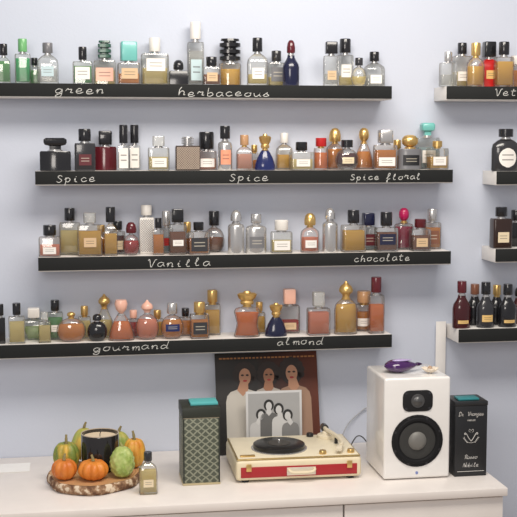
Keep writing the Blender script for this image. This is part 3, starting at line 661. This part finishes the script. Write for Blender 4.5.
obj('card',box(-cwid/2,cwid/2,-.0008,.0008,0,chh,.0003),mat((.56,.56,.56),.5),pc)
obj('printed_backdrop',box(-cwid*.46,cwid*.46,-.0012,-.0009,chh*.02,chh*.965),mat((.36,.36,.36),.5),pc)
for i,(xx,hh_,cl,le) in enumerate(((-.045,.72,.5,.3),(-.015,.86,.12,0),(.018,.80,.55,-.2),(.046,.70,.2,-.3))):
    fig(xx*cwid/.16,chh*.2,chh*hh_,.026,mat((.55,.55,.55),.6),mat((.02,.02,.02),.6),mat((cl,cl,cl),.6),-.0014-.001*i*.6,pc,1,le)
# ------------------------------------------------------------------ wood slice and gourds
s0=on_z(94,482,ZC); SR=.127; sth=.026
ws=thing('wood_slice','round wood slice tray with bark edge holding candle and pumpkins','tray',(s0.x,s0.y,ZC+.0003))
bm=bmesh.new(); rings=[]
rad=[1+.03*math.sin(3*t+1)+.02*math.sin(7*t)+.012*random.uniform(-1,1) for t in [2*PI*i/72 for i in range(72)]]
for z,f in ((0,.93),(.004,.985),(.014,1.0),(.022,.985),(sth,.96)):
    rings.append([bm.verts.new((SR*rad[i]*f*math.cos(2*PI*i/72)*(1+random.uniform(-.008,.008)),SR*rad[i]*f*math.sin(2*PI*i/72),z)) for i in range(72)])
for A,B in zip(rings,rings[1:]):
    for k in range(72): bm.faces.new((A[k],A[(k+1)%72],B[(k+1)%72],B[k]))
bm.faces.new(rings[0][::-1]); bm.faces.new(rings[-1])
m,nt,b=newmat('bark'); tc=nt.nodes.new('ShaderNodeTexCoord'); n=nt.nodes.new('ShaderNodeTexNoise'); n.inputs['Scale'].default_value=48; n.inputs['Detail'].default_value=5; nt.links.new(tc.outputs['Object'],n.inputs['Vector'])
r=nt.nodes.new('ShaderNodeValToRGB'); e=r.color_ramp.elements; e[0].position=.42; e[0].color=(.13,.06,.03,1); e[1].position=.54; e[1].color=(.34,.20,.11,1); e2=e.new(.60); e2.color=(.70,.57,.42,1)
nt.links.new(n.outputs[0],r.inputs[0]); nt.links.new(r.outputs[0],b.inputs['Base Color']); b.inputs['Roughness'].default_value=.85
obj('bark',bm,m,ws,ang=60)
m,nt,b=newmat('ringed_wood'); tc=nt.nodes.new('ShaderNodeTexCoord'); wv=nt.nodes.new('ShaderNodeTexWave'); wv.wave_type='RINGS'; wv.rings_direction='Z'; wv.inputs['Scale'].default_value=45; wv.inputs['Distortion'].default_value=2.5
nt.links.new(tc.outputs['Object'],wv.inputs['Vector']); r=nt.nodes.new('ShaderNodeValToRGB'); r.color_ramp.elements[0].color=(.45,.22,.09,1); r.color_ramp.elements[1].color=(.6,.36,.17,1)
nt.links.new(wv.outputs[0],r.inputs[0]); nt.links.new(r.outputs[0],b.inputs['Base Color']); b.inputs['Roughness'].default_value=.6
bm=bmesh.new(); A=[bm.verts.new((SR*rad[i]*.94*math.cos(2*PI*i/72),SR*rad[i]*.94*math.sin(2*PI*i/72),sth+.0006)) for i in range(72)]; bm.faces.new(A)
obj('cut_face',bm,m,ws)
ZS=ZC+sth+.0015
def rindmat(c1,c2,sc=14):
    m,nt,b=newmat('rind'); tc=nt.nodes.new('ShaderNodeTexCoord'); n=nt.nodes.new('ShaderNodeTexNoise'); n.inputs['Scale'].default_value=sc; n.inputs['Detail'].default_value=4; nt.links.new(tc.outputs['Object'],n.inputs['Vector'])
    r=nt.nodes.new('ShaderNodeValToRGB'); e=r.color_ramp.elements; e[0].position=.4; e[0].color=(*c1,1); e[1].position=.6; e[1].color=(*c2,1); nt.links.new(n.outputs[0],r.inputs[0]); nt.links.new(r.outputs[0],b.inputs['Base Color']); b.inputs['Roughness'].default_value=.45
    n2=nt.nodes.new('ShaderNodeTexNoise'); n2.inputs['Scale'].default_value=90; nt.links.new(tc.outputs['Object'],n2.inputs['Vector']); bp=nt.nodes.new('ShaderNodeBump'); bp.inputs['Strength'].default_value=.3; bp.inputs['Distance'].default_value=.003
    nt.links.new(n2.outputs[0],bp.inputs['Height']); nt.links.new(bp.outputs[0],b.inputs['Normal']); return m
# bump centres spread over a sphere (golden spiral, jittered)
BC=[]
for k in range(70):
    zz_=1-2*(k+.5)/70; rr_=math.sqrt(1-zz_*zz_); aa_=k*2.39996+random.uniform(-.2,.2); BC.append(Vector((rr_*math.cos(aa_),rr_*math.sin(aa_),zz_)))
def gourd(u,wpx,top,dy,ribs,amp,m,label,name='pumpkin',cat='pumpkin',kind='p',stemc=(.25,.2,.08),sf=.86):
    Y=s0.y+dy; a_=on_y(u-wpx/2,top,Y).x; b_=on_y(u+wpx/2,top,Y).x; R_=(b_-a_)/2; h=on_y(u,top,Y).z-ZS
    g=thing(name,label,cat,((a_+b_)/2,Y,ZS),random.random()*2)
    hb=h*sf; NU,NV=72,36; bm=bmesh.new(); grid=[]
    for j in range(1,NV):
        ph=PI*j/NV; row=[]
        for i in range(NU):
            t=2*PI*i/NU; rr=math.sin(ph)
            z=(1-math.cos(ph))/2; zz=z
            if kind=='p':
                rr=rr**.8*(1-amp*(1-abs(math.cos(ribs*t/2)))); zz=z-(.10*math.exp(-((rr/.45)**2)) if z>.5 else 0)
            elif kind=='pear':
                rr=math.sin(ph)**.7*(1-.32*z**1.6)*(1-amp*(1-abs(math.cos(ribs*t/2))))
            else:
                d_=Vector((math.sin(ph)*math.cos(t),math.sin(ph)*math.sin(t),-math.cos(ph)))
                dm=max(d_.dot(c_) for c_ in BC); bump=math.exp(-((1-dm)/.012))
                rr=math.sin(ph)**.85*(1-.12*z)*(.90+.10*bump)
            row.append(bm.verts.new((R_*rr*math.cos(t),R_*rr*math.sin(t),max(0,zz)*hb)))
        grid.append(row)
    for A,B in zip(grid,grid[1:]):
        for i in range(NU): bm.faces.new((A[i],A[(i+1)%NU],B[(i+1)%NU],B[i]))
    bm.faces.new(grid[0][::-1]); bm.faces.new(grid[-1])
    obj('rind',bm,m,g,ang=80)
    zz=hb*(.88 if kind=='p' else .97)
    obj('stem',tube(cr_spline([(0,0,zz-.002),(0,0,zz+.3*(h-zz)),(.003,.001,zz+.8*(h-zz)),(.006,.002,h+.002)],4),[.0055]*4+[.004]*4+[.0032]*5,seg=7),mat(stemc,.7),g)
    return g
gourd(93,31,456,-.068,9,.16,rindmat((.66,.19,.02),(.76,.28,.04)),'largest orange ribbed pumpkin at front centre of the wood slice')
gourd(64,26,455,-.054,8,.14,rindmat((.60,.16,.02),(.72,.25,.04)),'orange pumpkin at the front left of the wood slice')
gourd(122,28,444,-.058,9,.10,rindmat((.30,.40,.09),(.50,.57,.20),40),'bumpy green gourd at the front right of the wood slice','gourd','gourd','bump',(.3,.3,.1),.93)
gourd(66,27,436,.028,9,.14,rindmat((.20,.26,.05),(.70,.42,.06),22),'mottled green and orange pumpkin behind the front left pumpkin')
gourd(134,23,432,.03,8,.12,rindmat((.72,.40,.06),(.64,.2,.03),22),'yellow orange pumpkin right of the black candle')
gourd(84,30,423,.132,9,.10,rindmat((.66,.45,.08),(.36,.42,.10),24),'mottled yellow gourd peeking up behind the candle on its left','gourd','gourd','pear')
gourd(119,27,427,.116,8,.1,rindmat((.26,.36,.07),(.64,.50,.12),24),'mottled green gourd behind the candle on its right','gourd','gourd','pear')
Yc=s0.y+.03; x0=on_y(81,440,Yc).x; x1=on_y(119,440,Yc).x; rc=(x1-x0); hc=on_y(100,438,Yc-rc/2).z-ZS
cn=thing('candle','black glass jar candle with cream wax among the pumpkins','candle',((x0+x1)/2,Yc,ZS))
obj('jar',loft([(.9,0),(1,.004),(1,hc-.002),(.985,hc),(.95,hc),(.94,hc-.01),(.94,.008)],rc,rc),mat((.015,.013,.013),.12,0,.5),cn)
wx_=obj('wax',loft([(1,.012),(1,hc-.008),(.8,hc-.009)],rc*.92,rc*.92),mat((.78,.64,.46),.5),cn)
obj('wick',tube([(0,0,hc-.01),(0,0,hc-.002),(.002,0,hc+.004)],.0011),mat('black',.8),wx_)
obj('rim',loft([(1,hc+.0002),(1,hc+.002),(.95,hc+.002),(.95,hc+.0002)],rc,rc,closed=False),mat((.5,.42,.32),.3),cn)
a_=on_z(148,495,ZC+.0003); Yb=a_.y+.017; xa=on_y(139,470,Yb).x; xb=on_y(157,470,Yb).x; hh=on_y(148,452,Yb).z-ZC
bottle(((xa+xb)/2,Yb,ZC+.0003),xb-xa,.034,hh,'shoulder','r',.74,'paleyellow',.75,'cyl','charcoal',.45,'cream:.55:.25:.5','clear squat bottle with dark cap standing beside the wood slice','perfume bottle',None)
pq=on_z(12,468,ZC)
tag(obj('paper_sheet',box(-.1,.06,-.045,.04,0,.0012),mat((.87,.86,.84),.7),loc=(pq.x-.01,pq.y,ZC+.0004)),'white sheet of paper lying at the left end of the worktop','paper')
xk=on_y(338,440,YB+.01).x
tag(obj('cable',tube(cr_spline([(xk,YB+.012,ZC+.02)]+[tuple(on_y(u,v,y)) for u,v,y in ((342,436,-.05),(348,424,-.02),(358,414,-.008),(368,408,-.008),(376,420,-.02))],6),.0018),mat((.35,.36,.38),.5)),'thin grey cable looping on the wall between record player and speaker','cable')
tag(obj('cable',tube(cr_spline([(on_y(350,450,-.06).x,-.06,ZC+.003),(on_y(356,446,-.05).x,-.05,ZC+.03),(on_y(362,446,-.05).x,-.05,ZC+.03),(on_y(369,446,-.05).x,-.05,ZC+.003)],6),.0018),mat((.05,.05,.05),.5)),'thin black cable lying low behind the record player','cable')
w0=on_y(437,322,-.02); w1=on_y(446,380,-.02)
tag(obj('paper_strip',box(w0.x,w1.x,-.012,-.010,ZC+.002,w0.z,.0003),mat((.74,.72,.70),.6)),'narrow white card strip standing against the wall behind the speaker','card')
# ------------------------------------------------------------------ lights
def area(n,loc,rot,sx,sy,e,c):
    l=bpy.data.lights.new(n,'AREA'); l.shape='RECTANGLE'; l.size=sx; l.size_y=sy; l.energy=e; l.color=c
    o=bpy.data.objects.new(n,l); COL.objects.link(o); o.location=loc; o.rotation_euler=rot; return o
area('ceiling_light',(.1,-1.25,2.62),(math.radians(28),0,0),1.4,.5,34,(1,.93,.84))
area('added_softbox',(-1.0,-3.2,2.1),(math.radians(66),0,math.radians(-20)),.9,.9,26,(1,.93,.86))  # unseen softbox, added to give the bottles reflections
w=bpy.data.worlds.new('World'); scn.world=w; w.use_nodes=True
w.node_tree.nodes['Background'].inputs[0].default_value=(.96,.95,1,1); w.node_tree.nodes['Background'].inputs[1].default_value=.38
scn.view_settings.view_transform='Standard'
